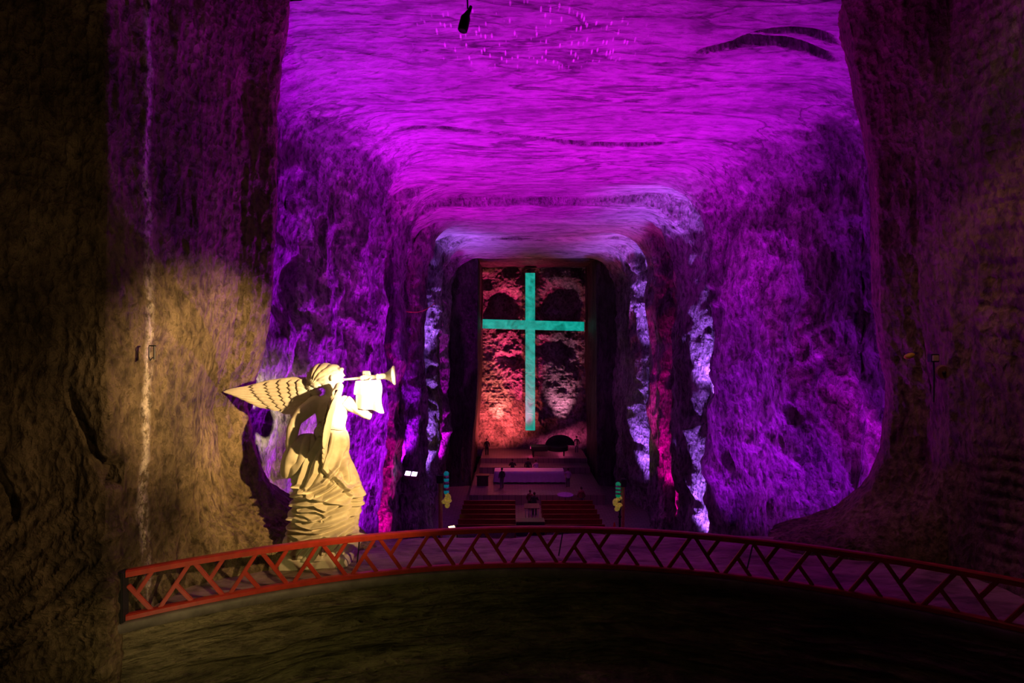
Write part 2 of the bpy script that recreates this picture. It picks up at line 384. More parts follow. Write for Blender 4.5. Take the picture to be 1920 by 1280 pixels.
# transept ends: two piers facing the camera, alcove walls, altar wall
def sheet(name, p0, p1, z0, z1, mat, flip, disp, nx=80, nz=200):
    u = np.linspace(0, 1, nx); z = np.linspace(z0, z1, nz)
    P = np.zeros((nz, nx, 3)); P[..., 0] = p0[0]+(p1[0]-p0[0])*u; P[..., 1] = p0[1]+(p1[1]-p0[1])*u; P[..., 2] = z[:, None]
    return structure(name, P, mat, disp, flip)
dd = lambda P: fbm(P, (0.5, 0.5, 0.2), 4, 40)*0.25
def alcove(name, side, xin, xbot):
    # plan: pier face from the nave wall to the alcove mouth, then back to the altar wall
    path = [(left_x(45.6) if side < 0 else right_x(45.6), 45.6), (xin, 46.2), (xin+0.0*side, 46.6), (xin, 53.6)]
    path[0] = (path[0][0]+side*1.0, 45.6)
    s = np.linspace(0, 3, 150); z = np.linspace(ZF-0.2, 8.6, 220)
    X = np.interp(s, range(4), [p[0] for p in path]); Y = np.interp(s, range(4), [p[1] for p in path])
    P = np.zeros((220, 150, 3)); P[..., 0] = X; P[..., 1] = Y; P[..., 2] = z[:, None]
    k = sst(-2, -12, P[..., 2])*(np.abs(P[..., 0]-xin) < 1.2)
    P[..., 0] += (xbot-xin)*k
    structure(name, P, M['unlit_rock'], dd, flip=side > 0)
alcove('wall_left', -1, -3.1, -3.7)
alcove('wall_right', 1, 7.6, 7.7)
P = np.zeros((60, 120, 3)); P[..., 0] = np.linspace(-7, 11.5, 120); P[..., 1] = np.linspace(44.8, 53.8, 60)[:, None]
P[..., 2] = lerp(P[..., 1], [44.8, 46, 47, 53.8], [7.9, 7.6, 7.5, 7.7])
structure('ceiling', P, M['unlit_rock'], dd, flip=True)
def altar_disp(P):
    X = P[..., 0]; Z = P[..., 2]
    wx_ = fbm(P, (0.6, 1, 0.6), 4, 66)*0.9; X = X+wx_; Z = Z+fbm(P, (0.6, 1, 0.6), 4, 67)*0.9
    n = fbm(P, (0.45, 1, 0.45), 5, 60)*0.7+fbm(P, (1.6, 1, 1.6), 4, 61, True)*0.16
    n = n*(0.35+0.65*sst(-11.5, -7.5, P[..., 2]))
    hole = lambda cx, cz, rx, rz: np.exp(-(((X-cx)/rx)**2+((Z-cz)/rz)**2)**2)
    n = n-2.0*hole(-1.0, 3.9, 1.6, 1.8)-2.0*hole(5.2, 3.8, 2.1, 2.2)-1.0*hole(4.6, -0.9, 1.6, 1.3)-0.8*hole(0.0, -1.8, 1.2, 0.6)
    return n
P = np.zeros((460, 260, 3)); P[..., 0] = np.linspace(-4.2, 8.4, 260); P[..., 1] = 53.4; P[..., 2] = np.linspace(-12, 8.2, 460)[:, None]
structure('wall_back', P, M['cross_rock'], altar_disp, flip=False)

# ------------------------------------------------------------------ setting: gallery walls round the opening
EL = np.array([(-80, 548), (0, 538), (60, 531), (100, 524), (190, 514), (300, 516), (380, 512), (450, 508), (560, 500), (650, 489), (700, 472), (760, 456), (830, 470), (900, 492), (930, 512), (955, 545), (985, 592), (1010, 640), (1030, 700)])
ER = np.array([(-80, 1560), (0, 1577), (60, 1592), (110, 1602), (190, 1624), (300, 1645), (450, 1652), (560, 1655), (640, 1666), (720, 1681), (780, 1678), (860, 1664), (920, 1640), (960, 1602), (990, 1556), (1005, 1500), (1020, 1440)])
ZL = -5.75
CX, CY, RR = 0.733, -3.266, 16.13
def gallery(name, side, tab, De, mat, path0, path1, z0=-9.5, z1=11.5, nz=430, n=460):
    z = np.linspace(z0, z1, nz); py = 640-z/De*F
    ex = (np.interp(py, tab[:, 0], tab[:, 1])-960)/F*De
    P = np.zeros((nz, n, 3)); s = np.linspace(0, 1, n)
    for k in range(nz):
        e = ex[k]
        pts = path0+[(e-side*-0.5, De-0.7), (e, De), (e+side*0.25, De+0.55)]+[(e+side*a, De+b) for a, b in path1]
        if e*side < path0[-1][0]*side:      # lower spread of the rock
            pass
        pts = np.array(pts); seg = np.r_[0, np.cumsum(np.hypot(*np.diff(pts, axis=0).T))]; seg /= seg[-1]
        P[k, :, 0] = np.interp(s, seg, pts[:, 0]); P[k, :, 1] = np.interp(s, seg, pts[:, 1])
    P[..., 2] = z[:, None]
    return P
def near_disp(P):
    big = fbm(P, (0.3, 0.3, 0.2), 3, 80)*0.30
    ch = fbm(P, (1.6, 1.6, 0.6), 4, 82, True)*0.09+fbm(P, (5, 5, 2.2), 3, 84, True)*0.03
    slab = fbm(P, (0.7, 0.7, 0.5), 3, 86, True)
    X_, Y_, Z_ = P[..., 0], P[..., 1], P[..., 2]
    # swirling beds low on the left, a diagonal cleft above them, washed ribs on the right
    lo_ = sst(-2.6, -3.6, Z_)*(X_ < 0)*sst(10.6, 10.2, Y_)
    wv = fbm(P, (0.5, 0.5, 0.5), 3, 87)
    beds = np.stack([X_*0.25, Y_*0.25, (Z_-0.45*X_+0.5*wv)*2.4], -1)
    ch = ch*(1-0.5*lo_)+lo_*fbm(beds, (1, 1, 1), 4, 88, True)*0.22
    u_ = (X_+8.45)/0.65; zc = -1.5-1.5*u_+0.15*wv
    ch = ch-np.exp(-((Z_-zc)/0.16)**2)*sst(-0.4, 0, u_)*sst(1.15, 0.9, u_)*(X_ < 0)*(Y_ < 10.4)*0.45
    u_ = X_+9.6+0.3*(Z_+3); ch = ch-np.exp(-(u_/0.1)**2)*sst(-3.6, -3.0, Z_)*sst(-1.2, -2.0, Z_)*(Y_ < 10.4)*(X_ < 0)*0.3
    ch = ch+(X_ > 0)*np.abs(np.sin(Z_*11+2*wv+1.2*Y_))*0.05*sst(-1.5, -3.0, Z_)*sst(-5.5, -4.8, Z_)*sst(12.6, 12.0, Y_)
    ch = ch+(X_ > 0)*np.abs(np.sin(Z_*9+3*wv-0.8*Y_))*0.04*sst(-1.5, 0, Z_)*sst(12.6, 12.0, Y_)
    return big*sst(10, 9, np.abs(P[..., 2]))*0.6+ch+np.maximum(slab-0.25, 0)*0.25*sst(10.5, 9.0, P[..., 1])
PL = gallery('wall_left', -1, EL, 14.3, None, [(-13.5, 7.5), (-10.6, 9.5), (-8.6, 10.05), (-8.03, 10.12), (-7.97, 10.42), (-7.55, 12.0)], [(-0.0+0.9, 1.5), (2.2, 2.2)])
structure('wall_left', PL, M['near_left'], near_disp, flip=False)
PR = gallery('wall_right', 1, ER, 14.5, None, [(9.5, -1.5), (10.2, 5), (11.0, 9.0), (11.35, 11.4), (11.1, 13.0)], [(0.9, 1.5), (2.6, 2.2)])
structure('wall_right', PR, M['near'], near_disp, flip=True)
# ledge behind the railing: rim, top, broken far edge, drop into the nave
NA, NT = 520, 150
ang = np.linspace(math.radians(124), math.radians(44), NA)
rx = CX+RR*np.cos(ang); ry = CY+RR*np.sin(ang)
P = np.zeros((NT, NA, 3))
far_y = 14.95+0.25*fbm(np.stack([rx, rx*0, rx*0], -1), (0.5, 1, 1), 4, 90)
for i, t in enumerate(np.linspace(0, 1, NT)):
    k = min(t/0.8, 1.0); fx = rx*(1+0.12*k)
    y = ry+(far_y-ry)*k; zz = ZL+0.0*rx
    if t > 0.8:
        q = (t-0.8)/0.2; y = far_y+0.35*math.sin(min(q*3, 1)*math.pi/2); zz = ZL-6.5*q**1.5+0*rx
    P[i, :, 0] = fx; P[i, :, 1] = y; P[i, :, 2] = zz
def ledge_disp(P):
    e = sst(0, 0.5, np.hypot(P[..., 0]-CX, P[..., 1]-CY)-RR-0.25)
    return e*(fbm(P, (0.5, 0.8, 0.8), 4, 95)*0.14+0.05)
structure('floor', P, M['ledge'], ledge_disp, flip=False)
# kerb at the rim
m_kerb = plain('pale_kerb', (0.15, 0.13, 0.12), 0.55, var=0.35, sc=3)
prof = [(0.30, -0.02), (0.30, 0.05), (-0.02, 0.06), (-0.05, 0.03), (-0.05, -0.12), (0.05, -0.2)]
P = np.zeros((len(prof), NA, 3))
for i, (dr, dz) in enumerate(prof):
    P[i, :, 0] = CX+(RR+dr)*np.cos(ang); P[i, :, 1] = CY+(RR+dr)*np.sin(ang); P[i, :, 2] = ZL+dz
structure('trim_4', P, m_kerb, None, flip=True)
# drum wall below the rim, curving into the pit floor
t = np.linspace(0, 1, 260); P = np.zeros((260, NA, 3))
dr = np.interp(t, [0, .45, .6, .75, 1], [0.02, -0.12, -0.35, -1.1, -6]); dz = np.interp(t, [0, .45, .6, .75, 1], [-0.1, -1.6, -2.1, -2.45, -2.9])
for i in range(260):
    P[i, :, 0] = CX+(RR+dr[i])*np.cos(ang); P[i, :, 1] = CY+(RR+dr[i])*np.sin(ang); P[i, :, 2] = ZL+dz[i]
def drum_disp(P):
    q = P.copy(); q[..., 2] += 0.35*fbm(P, (0.3, 0.3, 0.3), 3, 97)
    lo = sst(ZL-0.1, ZL-0.5, P[..., 2])
    return lo*(fbm(q, (0.25, 0.25, 2.2), 4, 99, True)*0.20+fbm(P, (0.5, 0.5, 0.5), 3, 98)*0.15)
structure('wall_front', P, M['drum'], drum_disp, flip=True)

# ------------------------------------------------------------------ cross
m, nt, b = nodes('teal_lit_salt')
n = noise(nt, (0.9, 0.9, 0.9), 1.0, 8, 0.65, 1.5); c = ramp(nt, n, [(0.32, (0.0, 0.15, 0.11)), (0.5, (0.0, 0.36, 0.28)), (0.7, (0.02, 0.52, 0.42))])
nt.links.new(c, b.inputs['Emission Color']); b.inputs['Emission Strength'].default_value = 1.0  # emission stands in for teal light inside the carved cross
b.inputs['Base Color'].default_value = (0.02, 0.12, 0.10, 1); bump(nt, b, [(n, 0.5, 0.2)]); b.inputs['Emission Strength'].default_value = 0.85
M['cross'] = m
cr = empty('cross', P3(995, 806, 52.0), 'tall teal-lit cross standing against the red lit altar wall', 'cross')
def rel(o, v): return Vector(v)-o.location
bm = bmesh.new(); a = rel(cr, P3(995, 512, 52.0)); bb = rel(cr, P3(993, 806, 52.0))
add_box(bm, (a+bb)/2, (0.98, 0.5, abs(a.z-bb.z)), bev=0.02); bm_obj('upright', bm, M['cross'], cr)
bm = bmesh.new(); a = rel(cr, P3(905, 607, 51.97)); bb = rel(cr, P3(1095, 612, 51.97))
d = bb-a; add_box(bm, (a+bb)/2, (d.length, 0.5, 0.94), rot=Matrix.Rotation(math.atan2(-d.z, d.x), 4, 'Y'), bev=0.02); bm_obj('crossbar', bm, M['cross'], cr)

for o in cr.children:                        # emission paints the teal light on front faces only, sides are rock
    o.data.materials.append(M['unlit_rock'])
    for p_ in o.data.polygons: p_.material_index = 0 if p_.normal.y < -0.7 else 1
# ------------------------------------------------------------------ railing
M['rail'] = plain('red_painted_wood', (0.42, 0.035, 0.02), 0.38, var=0.22, sc=5, bmp=0.1)
M['black'] = plain('black_metal', (0.02, 0.02, 0.025), 0.5, var=0.3)
def arc(a, dr=0.0): return Vector((CX+(RR+dr)*math.cos(a), CY+(RR+dr)*math.sin(a), 0))
step = 1.29/RR
def ang_px(px):
    lo, hi = math.radians(44), math.radians(130)
    for _ in range(60):
        mid_ = (lo+hi)/2; p = arc(mid_, 0.08)
        if p.x/p.y*F+960 > px: lo = mid_
        else: hi = mid_
    return lo
a_end = ang_px(236); a_mid = ang_px(954)
ra = empty('railing', (arc(a_mid).x, arc(a_mid).y, ZL+0.06), 'long curved red wooden railing with zigzag braces along the gallery rim', 'railing')
def rr(a, z, dr=0.08): p = arc(a, dr); p.z = z; return p-ra.location
zt, zb = ZL+1.02, ZL+0.13
def beam(bm, A, B, w, h):
    d = B-A; q = d.to_track_quat('X', 'Z').to_matrix().to_4x4()
    add_box(bm, (A+B)/2, (d.length, w, h), rot=q, bev=min(w, h)*0.18)
def chord_rail(name, z, w, h):
    bm = bmesh.new(); n = 60
    aa = [a_end+(math.radians(47)-a_end)*i/n for i in range(n+1)]
    sec = [(-w/2, -h/2), (-w/2, h*0.3), (-w*0.3, h/2), (w*0.3, h/2), (w/2, h*0.3), (w/2, -h/2)]
    rings = [[bm.verts.new(rr(a, z+dz, 0.08+dr)) for dr, dz in sec] for a in aa]
    for i in range(n):
        for k in range(6): bm.faces.new((rings[i][k], rings[i][(k+1) % 6], rings[i+1][(k+1) % 6], rings[i+1][k]))
    bm.faces.new(rings[0]); bm.faces.new(rings[-1][::-1])
    bmesh.ops.recalc_face_normals(bm, faces=bm.faces)
    return bm_obj(name, bm, M['rail'], ra)
chord_rail('top_rail', zt, 0.16, 0.13); chord_rail('bottom_rail', zb, 0.15, 0.11)
for k in range(-8, 11):
    a0 = a_mid-k*step                     # foot of the V
    if a0 < math.radians(48): continue
    def seg(s0, z0, s1, z1):
        A = a0-s0*step; B = a0-s1*step
        if max(A, B) > a_end+0.004:
            if min(A, B) > a_end-0.005: return
            f_ = (a_end-0.002-min(A, B))/abs(A-B)
            if A > B: z0 = z1+(z0-z1)*f_; A = a_end-0.002
            else: z1 = z0+(z1-z0)*f_; B = a_end-0.002
        bm = bmesh.new(); beam(bm, rr(A, z0), rr(B, z1), 0.07, 0.085); bm_obj('brace', bm, M['rail'], ra)
    seg(-0.05, zb+0.02, -0.47, zt-0.03); seg(0.05, zb+0.02, 0.47, zt-0.03)
    seg(-0.25, (zb+zt)/2-0.02, -0.03, zt-0.03); seg(0.27, (zb+zt)/2+0.02, 0.5, zb+0.03)
bm = bmesh.new(); p = rr(a_end+0.004, (zt+zb)/2-0.05); add_box(bm, p, (0.16, 0.2, 1.12), bev=0.02); o = bm_obj('post', bm, M['black'], ra); o['label'] = 'black end post'
for px, k in ((668, 0.25), (1050, 0.2), (1407, 0.25)):
    bm = bmesh.new(); A = rr(ang_px(px+6), zt-0.05, 0.12); B = rr(ang_px(px), 0, 0.75); B.z = rr(a_mid, ZL+0.02).z; add_tube(bm, [A, B], 0.018, 6); o = bm_obj('stay', bm, M['black'], ra); o['label'] = 'thin black stay behind the railing'

# ------------------------------------------------------------------ angel statue
DA = 13.6; K = DA/F
st = empty('angel_statue', P3(610, 1046, DA), 'pale stone winged angel statue blowing a trumpet beside the left opening', 'statue')
M['stone'] = plain('pale_carved_stone', (0.60, 0.55, 0.46), 0.6, var=0.12, sc=5, bmp=0.25)
def A(px, py, dy=0.0): return P3(px, py, DA+dy)-st.location
# body: head, torso and arms, one surface
bm = bmesh.new()
add_ball(bm, A(614, 812), (0.36, 0.32, 0.32)); add_ball(bm, A(618, 786), (0.34, 0.27, 0.42)); add_ball(bm, A(621, 762), (0.44, 0.29, 0.36))
add_ball(bm, A(612, 772, -0.12), (0.26, 0.2, 0.36)); add_ball(bm, A(632, 770, -0.08), (0.24, 0.2, 0.34))
add_tube(bm, [A(622, 748), A(621, 732), A(619, 716)], [0.2, 0.145, 0.15], 14)
add_ball(bm, A(616, 706), (0.30, 0.31, 0.33)); add_ball(bm, A(626, 713), (0.21, 0.2, 0.22)); add_ball(bm, A(634, 719), (0.09, 0.09, 0.08))
add_ball(bm, A(632, 701), (0.16, 0.18, 0.2)); add_tube(bm, [A(640, 698), A(644.5, 706)], [0.035, 0.055], 8)
add_ball(bm, A(641.5, 711.5), (0.06, 0.08, 0.03)); add_ball(bm, A(641, 714.5), (0.055, 0.08, 0.03)); add_ball(bm, A(638, 700, -0.09), (0.05, 0.05, 0.035))
add_ball(bm, A(622, 708, -0.29), (0.05, 0.05, 0.09)); add_ball(bm, A(640, 692, -0.02), (0.06, 0.14, 0.05))
# left arm, bent down to the hip
add_ball(bm, A(592, 756, -0.05), (0.24, 0.22, 0.22))
add_tube(bm, [A(600, 752, 0), A(586, 760, -0.1), A(568, 774, -0.25), A(555, 788, -0.35)], [0.2, 0.21, 0.2, 0.15], 14)
add_tube(bm, [A(555, 787, -0.35), A(549, 805, -0.42), A(545, 832, -0.45), A(545, 856, -0.42)], [0.15, 0.16, 0.13, 0.09], 14)
add_tube(bm, [A(545, 852, -0.42), A(547, 866, -0.4)], [0.09, 0.11], 10, flat=0.6)
for i, (dx, l) in enumerate(((-4, 12), (-1.5, 14), (1.5, 14), (4, 12))):
    add_tube(bm, [A(547+dx*0.8, 864, -0.42), A(548+dx*1.1, 870+l*0.3, -0.46), A(550+dx, 870+l*0.8, -0.40)], [0.034, 0.032, 0.024], 8)
add_tube(bm, [A(549, 858, -0.38), A(555, 866, -0.38), A(557, 873, -0.36)], [0.04, 0.036, 0.026], 8)
# right arm, elbow out and hand raised to the trumpet
add_ball(bm, A(646, 755, 0.0), (0.2, 0.2, 0.19))
add_tube(bm, [A(640, 752, 0), A(654, 757, 0.02), A(674, 768, 0.05), A(692, 776, 0.08)], [0.18, 0.17, 0.15, 0.12], 14)
add_tube(bm, [A(692, 776, 0.08), A(692, 755, 0.14), A(690, 735, 0.12), A(689, 719, 0.06)], [0.12, 0.115, 0.09, 0.07], 14)
add_tube(bm, [A(689, 720, 0.07), A(689, 711, 0.09)], [0.085, 0.10], 10, flat=0.6)
for i, dx in enumerate((-6, -2, 2.2, 6.2)):
    l = (1.0, 1.2, 1.1, 0.8)[i]
    add_tube(bm, [A(688+dx, 712, 0.10), A(687+dx, 703-l*1.5, 0.08), A(686.5+dx, 698-l*1.5, -0.02), A(687+dx, 701, -0.10)], [0.036, 0.035, 0.032, 0.026], 8)
add_tube(bm, [A(690, 716, 0.0), A(693, 711, -0.08), A(697, 708, -0.11)], [0.042, 0.036, 0.028], 8)
me = remeshed(bm, 0.022, 5)
link('body', me, M['stone'], st)
# tunic over the torso
def loft(rows, nth, nt_, disp=None):
    ys = np.array([r[0] for r in rows], float); yy = np.linspace(ys[0], ys[-1], nt_)
    def sm(col):
        v = np.interp(yy, ys, [r[col] for r in rows]); k = max(3, nt_//len(rows)//2*2+1)
        vp = np.pad(v, k//2, mode='edge'); return np.convolve(vp, np.ones(k)/k, 'valid')
    l, rr_, dp, dy = sm(1), sm(2), sm(3), sm(4)
    th = np.linspace(0, 2*np.pi, nth, endpoint=False)
    P = np.zeros((nt_, nth, 3))
    for i, y in enumerate(yy):
        c = (l[i]+rr_[i])/2; h = (rr_[i]-l[i])/2
        cs, sn = np.cos(th), np.sin(th)
        ppx = c+h*np.sign(cs)*np.abs(cs)**0.9
        D_ = DA+dy[i]-dp[i]*sn
        P[i, :, 0] = (ppx-960)/F*DA; P[i, :, 1] = D_; P[i, :, 2] = (640-y)/F*DA
    P -= np.array(st.location)
    T_ = np.linspace(0, 1, nt_)[:, None]+0*th[None]; TH = th[None]+0*T_
    n = np.cross(np.roll(P, -1, 1)-np.roll(P, 1, 1), np.gradient(P, axis=0)); n /= np.maximum(np.linalg.norm(n, axis=-1, keepdims=True), 1e-9)
    cen = P.mean(1, keepdims=True)
    if ((P-cen)*n).sum() < 0: n = -n
    if disp is not None: P = P+n*disp(TH, T_, P)[..., None]
    return P
def cap_closed(P):
    return np.concatenate([P[:1]*0+P[:1].mean(1, keepdims=True), P, P[-1:]*0+P[-1:].mean(1, keepdims=True)], 0)
def crease(ph, sharp=0.6): return np.abs(np.sin(ph))**sharp
FOLDS = [  # carved fold lines of the robe: height, half width, course over the skirt
 (.10, 3, [(600, 500), (560, 600), (520, 720), (505, 800)]), (.11, 3, [(645, 520), (605, 640), (565, 760), (510, 815)]), (.10, 3, [(690, 500), (672, 600), (650, 700), (600, 780)]),
 (.11, 3, [(725, 500), (715, 600), (700, 680), (760, 745)]), (.12, 3.2, [(768, 500), (780, 580), (765, 680), (700, 755), (600, 800), (500, 845)]), (.10, 2.8, [(795, 600), (800, 680), (830, 760)]),
 (.13, 3.2, [(490, 860), (600, 828), (700, 842), (800, 800), (870, 800)]), (.12, 2.8, [(480, 905), (560, 878), (650, 872), (720, 905), (790, 880), (870, 850)]), (.10, 2.5, [(500, 880), (570, 915), (660, 905), (720, 935)]),
 (.13, 3.0, [(470, 955), (560, 985), (640, 1003), (740, 985), (850, 955)]), (.12, 2.8, [(465, 995), (540, 955), (640, 962), (740, 930), (860, 905)]), (.12, 2.8, [(455, 1040), (560, 1022), (680, 1025), (830, 990)]),
 (.09, 2.4, [(450, 1080), (520, 1052), (600, 1062), (690, 1050)]), (.12, 3.0, [(800, 620), (835, 700), (868, 800), (860, 900), (840, 960)]), (.10, 2.6, [(740, 700), (790, 760), (850, 860)]),
 (.09, 2.4, [(640, 855), (740, 862), (850, 885)]), (.09, 2.4, [(500, 930), (600, 935), (680, 965)]), (.09, 2.2, [(660, 820), (720, 790), (790, 740)]), (.09, 2.2, [(520, 770), (570, 800), (640, 830)]),
 (.12, 2.6, [(475, 1150), (530, 1085), (640, 1050), (760, 1045)]), (.12, 2.5, [(520, 1160), (575, 1100), (680, 1068)]), (.12, 2.5, [(575, 1160), (618, 1098), (720, 1062), (825, 1040)]), (.11, 2.4, [(640, 1150), (655, 1100), (700, 1075)]),
 (.12, 2.5, [(700, 1140), (700, 1090), (765, 1045), (845, 1010)]), (.11, 2.5, [(755, 1120), (795, 1065), (840, 1030)]), (.10, 2.2, [(440, 1090), (468, 1130), (470, 1170)]), (.10, 2.4, [(810, 1075), (850, 1080), (890, 1090)])]
def swirl(TH, T, P):
    q = P; w = fbm(q, (0.9, 0.9, 1.1), 3, 200); w2 = fbm(q, (2.2, 2.2, 2.6), 3, 205)
    side_ = sst(-0.35, 0.15, np.sin(TH))          # the half turned to the gallery carries the drawn folds
    Wp = P+np.array(st.location)
    x = Wp[..., 0]/DA*F+960+1.6*w2; y = 640-Wp[..., 2]/DA*F+1.6*w
    d_ = np.zeros(x.shape)
    for h, wd, pl in FOLDS:
        pl = [(a_/3.1225+400, b_/3.1225+650) for a_, b_ in pl]
        best = np.full(x.shape, 1e9); sg = np.ones(x.shape); tt = np.zeros(x.shape)
        m_ = len(pl)-1
        for i in range(m_):
            (x0, y0), (x1, y1) = pl[i], pl[i+1]; dx, dy = x1-x0, y1-y0
            t_ = np.clip(((x-x0)*dx+(y-y0)*dy)/(dx*dx+dy*dy), 0, 1)
            ex, ey = x-x0-t_*dx, y-y0-t_*dy; dd_ = np.hypot(ex, ey); c_ = dd_ < best
            best = np.where(c_, dd_, best); sg = np.where(c_, np.sign(ex*(-dy)+ey*dx), sg); tt = np.where(c_, (i+t_)/m_, tt)
        s_ = best*sg*(1 if pl[-1][0] > pl[0][0] else -1)
        tap = 0.35+0.65*np.sin(np.pi*np.clip(tt, 0.02, 0.98))**0.6
        d_ = d_+tap*h*(np.exp(-(best/wd)**2)-0.75*np.exp(-((s_-2.0*wd)/(0.9*wd))**2))
    d_ = np.clip(d_, -0.15, 0.2)
    base = (crease(TH*7+2.4*w+P[..., 2]*1.2, 0.7)-0.6)*0.12
    return (d_*1.15*side_+base*(1-side_))*sst(0.0, 0.05, T)+w2*0.035+w*0.03
rows = [(802, 600, 646, .32, 0), (812, 596, 648, .36, 0), (830, 586, 650, .44, 0), (850, 572, 653, .52, -.05), (870, 562, 660, .58, -.08), (890, 558, 670, .62, -.08), (915, 555, 677, .66, -.05), (940, 552, 675, .68, 0), (965, 549, 670, .7, 0), (990, 545, 668, .74, 0), (1010, 543, 670, .8, 0), (1028, 545, 664, .82, 0)]
me = grid_mesh(cap_closed(loft(rows, 560, 560, swirl)), closed=True); link('robe', me, M['stone'], st)
bod = lambda TH, T, P: (crease(TH*4+3*fbm(P, (1.5, 1.5, 1.0), 3, 220), 0.8)-0.6)*0.05
rows = [(744, 606, 640, .18, 0), (750, 592, 652, .27, 0), (762, 590, 653, .31, 0), (778, 594, 650, .31, 0), (795, 599, 646, .3, 0), (803, 600, 646, .31, 0)]
me = grid_mesh(cap_closed(loft(rows, 200, 120, bod)), closed=True); link('bodice', me, M['stone'], st)
# waist cord and knot
bm = bmesh.new()
th = [2*math.pi*i/40 for i in range(41)]
add_tube(bm, [A(623+24*math.cos(t_), 803+1.5*math.sin(t_*2), -0.35*math.sin(t_)) for t_ in th], 0.03, 8)
for a_ in range(5): add_ball(bm, A(600+3*math.cos(a_*1.3), 800+4*math.sin(a_*1.3), -0.34), 0.06, 8)
bm_obj('waist_cord', bm, M['stone'], st, True)
# drapery bunched over the left hip
def hipf(TH, T, P): return (crease(TH*3.5+2.2*fbm(P, (1.4, 1.4, 1.0), 3, 230)+1.5*T, 0.7)-0.6)*0.10*np.sin(np.pi*np.clip(T, 0, 1))**0.4
rows = [(810, 575, 592, .08, -.25), (816, 564, 598, .2, -.3), (830, 553, 600, .3, -.34), (850, 545, 598, .34, -.36), (868, 541, 590, .3, -.36), (880, 540, 580, .2, -.36), (888, 543, 560, .08, -.36)]
me = grid_mesh(cap_closed(loft(rows, 220, 200, hipf)), closed=True); link('hip_drape', me, M['stone'], st)
# sleeve under the right arm
bm = bmesh.new(); add_tube(bm, [A(648, 752, -.02), A(664, 762, -.02), A(684, 774, 0), A(697, 780, .02)], [0.2, 0.19, 0.17, 0.13], 18, flat=0.8)
me = remeshed(bm, 0.03, 3); co, no = vdata(me); co += no*((crease(co[:, 0]*9+co[:, 2]*7, 0.8)-0.6)*0.03)[:, None]; setco(me, co); link('sleeve', me, M['stone'], st)
# foot under the hem on the right
bm = bmesh.new(); add_tube(bm, [A(660, 1006, -.5), A(672, 1003, -.5), A(684, 1004, -.5)], [0.12, 0.1, 0.06], 12, flat=0.7)
for i in range(5): add_ball(bm, A(686, 1004.5, -.58+i*0.045), (0.045, 0.025, 0.03), 8)
link('foot', remeshed(bm, 0.02, 3), M['stone'], st)
# hair
bm = bmesh.new()
add_ball(bm, A(607, 702), (0.38, 0.35, 0.30)); add_ball(bm, A(614, 695), (0.36, 0.33, 0.19)); add_ball(bm, A(596, 714, -.02), (0.25, 0.28, 0.19)); add_ball(bm, A(584, 722, -.05), (0.13, 0.14, 0.15)); add_ball(bm, A(590, 706), (0.2, 0.2, 0.2))
me = remeshed(bm, 0.016, 4); co, no = vdata(me)
c0 = np.array(A(590, 722)); dxy = co-c0; an = np.arctan2(dxy[:, 2], dxy[:, 0]); rad = np.hypot(dxy[:, 0], dxy[:, 2])
ph = 11*an+rad*3.5+1.6*fbm(co, (2.5, 2.5, 2.5), 3, 240)
co += no*((crease(ph, 0.7)-0.6)*0.05)[:, None]; setco(me, co); link('hair', me, M['stone'], st)
bm = bmesh.new()
for i in range(9):
    a_ = 0.7*i; add_ball(bm, A(580+5*math.cos(a_)+i*2.2, 724+3*math.sin(a_)-i*0.3, -.1), (0.075, 0.08, 0.065), 10)
link('curls', remeshed(bm, 0.016, 2), M['stone'], st)
# trumpet
bm = bmesh.new(); prof = [(643, .022), (646, .03), (649, .026), (664, .036), (675, .046), (676, .062), (681, .062), (682, .05), (705, .062), (706, .078), (709, .078), (710, .066), (721, .085), (728, .125), (733, .18), (737, .24), (739, .26), (740, .25), (737, .2), (730, .10)]
add_tube(bm, [A(x, 711.5-(x-643)*0.085, -0.03) if i < 18 else A(x, 711.5-(x-643)*0.085, -0.03) for i, (x, r_) in enumerate(prof)], [r_ for x, r_ in prof], 24, cap=True)
bm_obj('trumpet', bm, M['stone'], st, True)
# banner hanging from the trumpet
nx, nz = 60, 60; P = np.zeros((nz, nx, 3))
for j in range(nz):
    for i in range(nx):
        u, v = i/(nx-1), j/(nz-1)
        Lx = 667-4*math.sin(v*3.1)*(v < .5)+1.0*v; Rx = 713+2*math.sin(v*7)+6*v-4*max(0, v-.85)
        x = Lx+(Rx-Lx)*u; y0 = 714-2.5*u; y1 = 765+8*u+3*math.sin(u*9)*u
        y = y0+(y1-y0)*v; dy = -0.09+0.05*math.sin(u*11+v*2)*v-0.03*math.sin(u*5)
        P[j, i] = A(x, y, dy-0.1*v)
me = grid_mesh(P); o = link('banner', me, M['stone'], st); sd = o.modifiers.new('s', 'SOLIDIFY'); sd.thickness = 0.04; sd.offset = 0
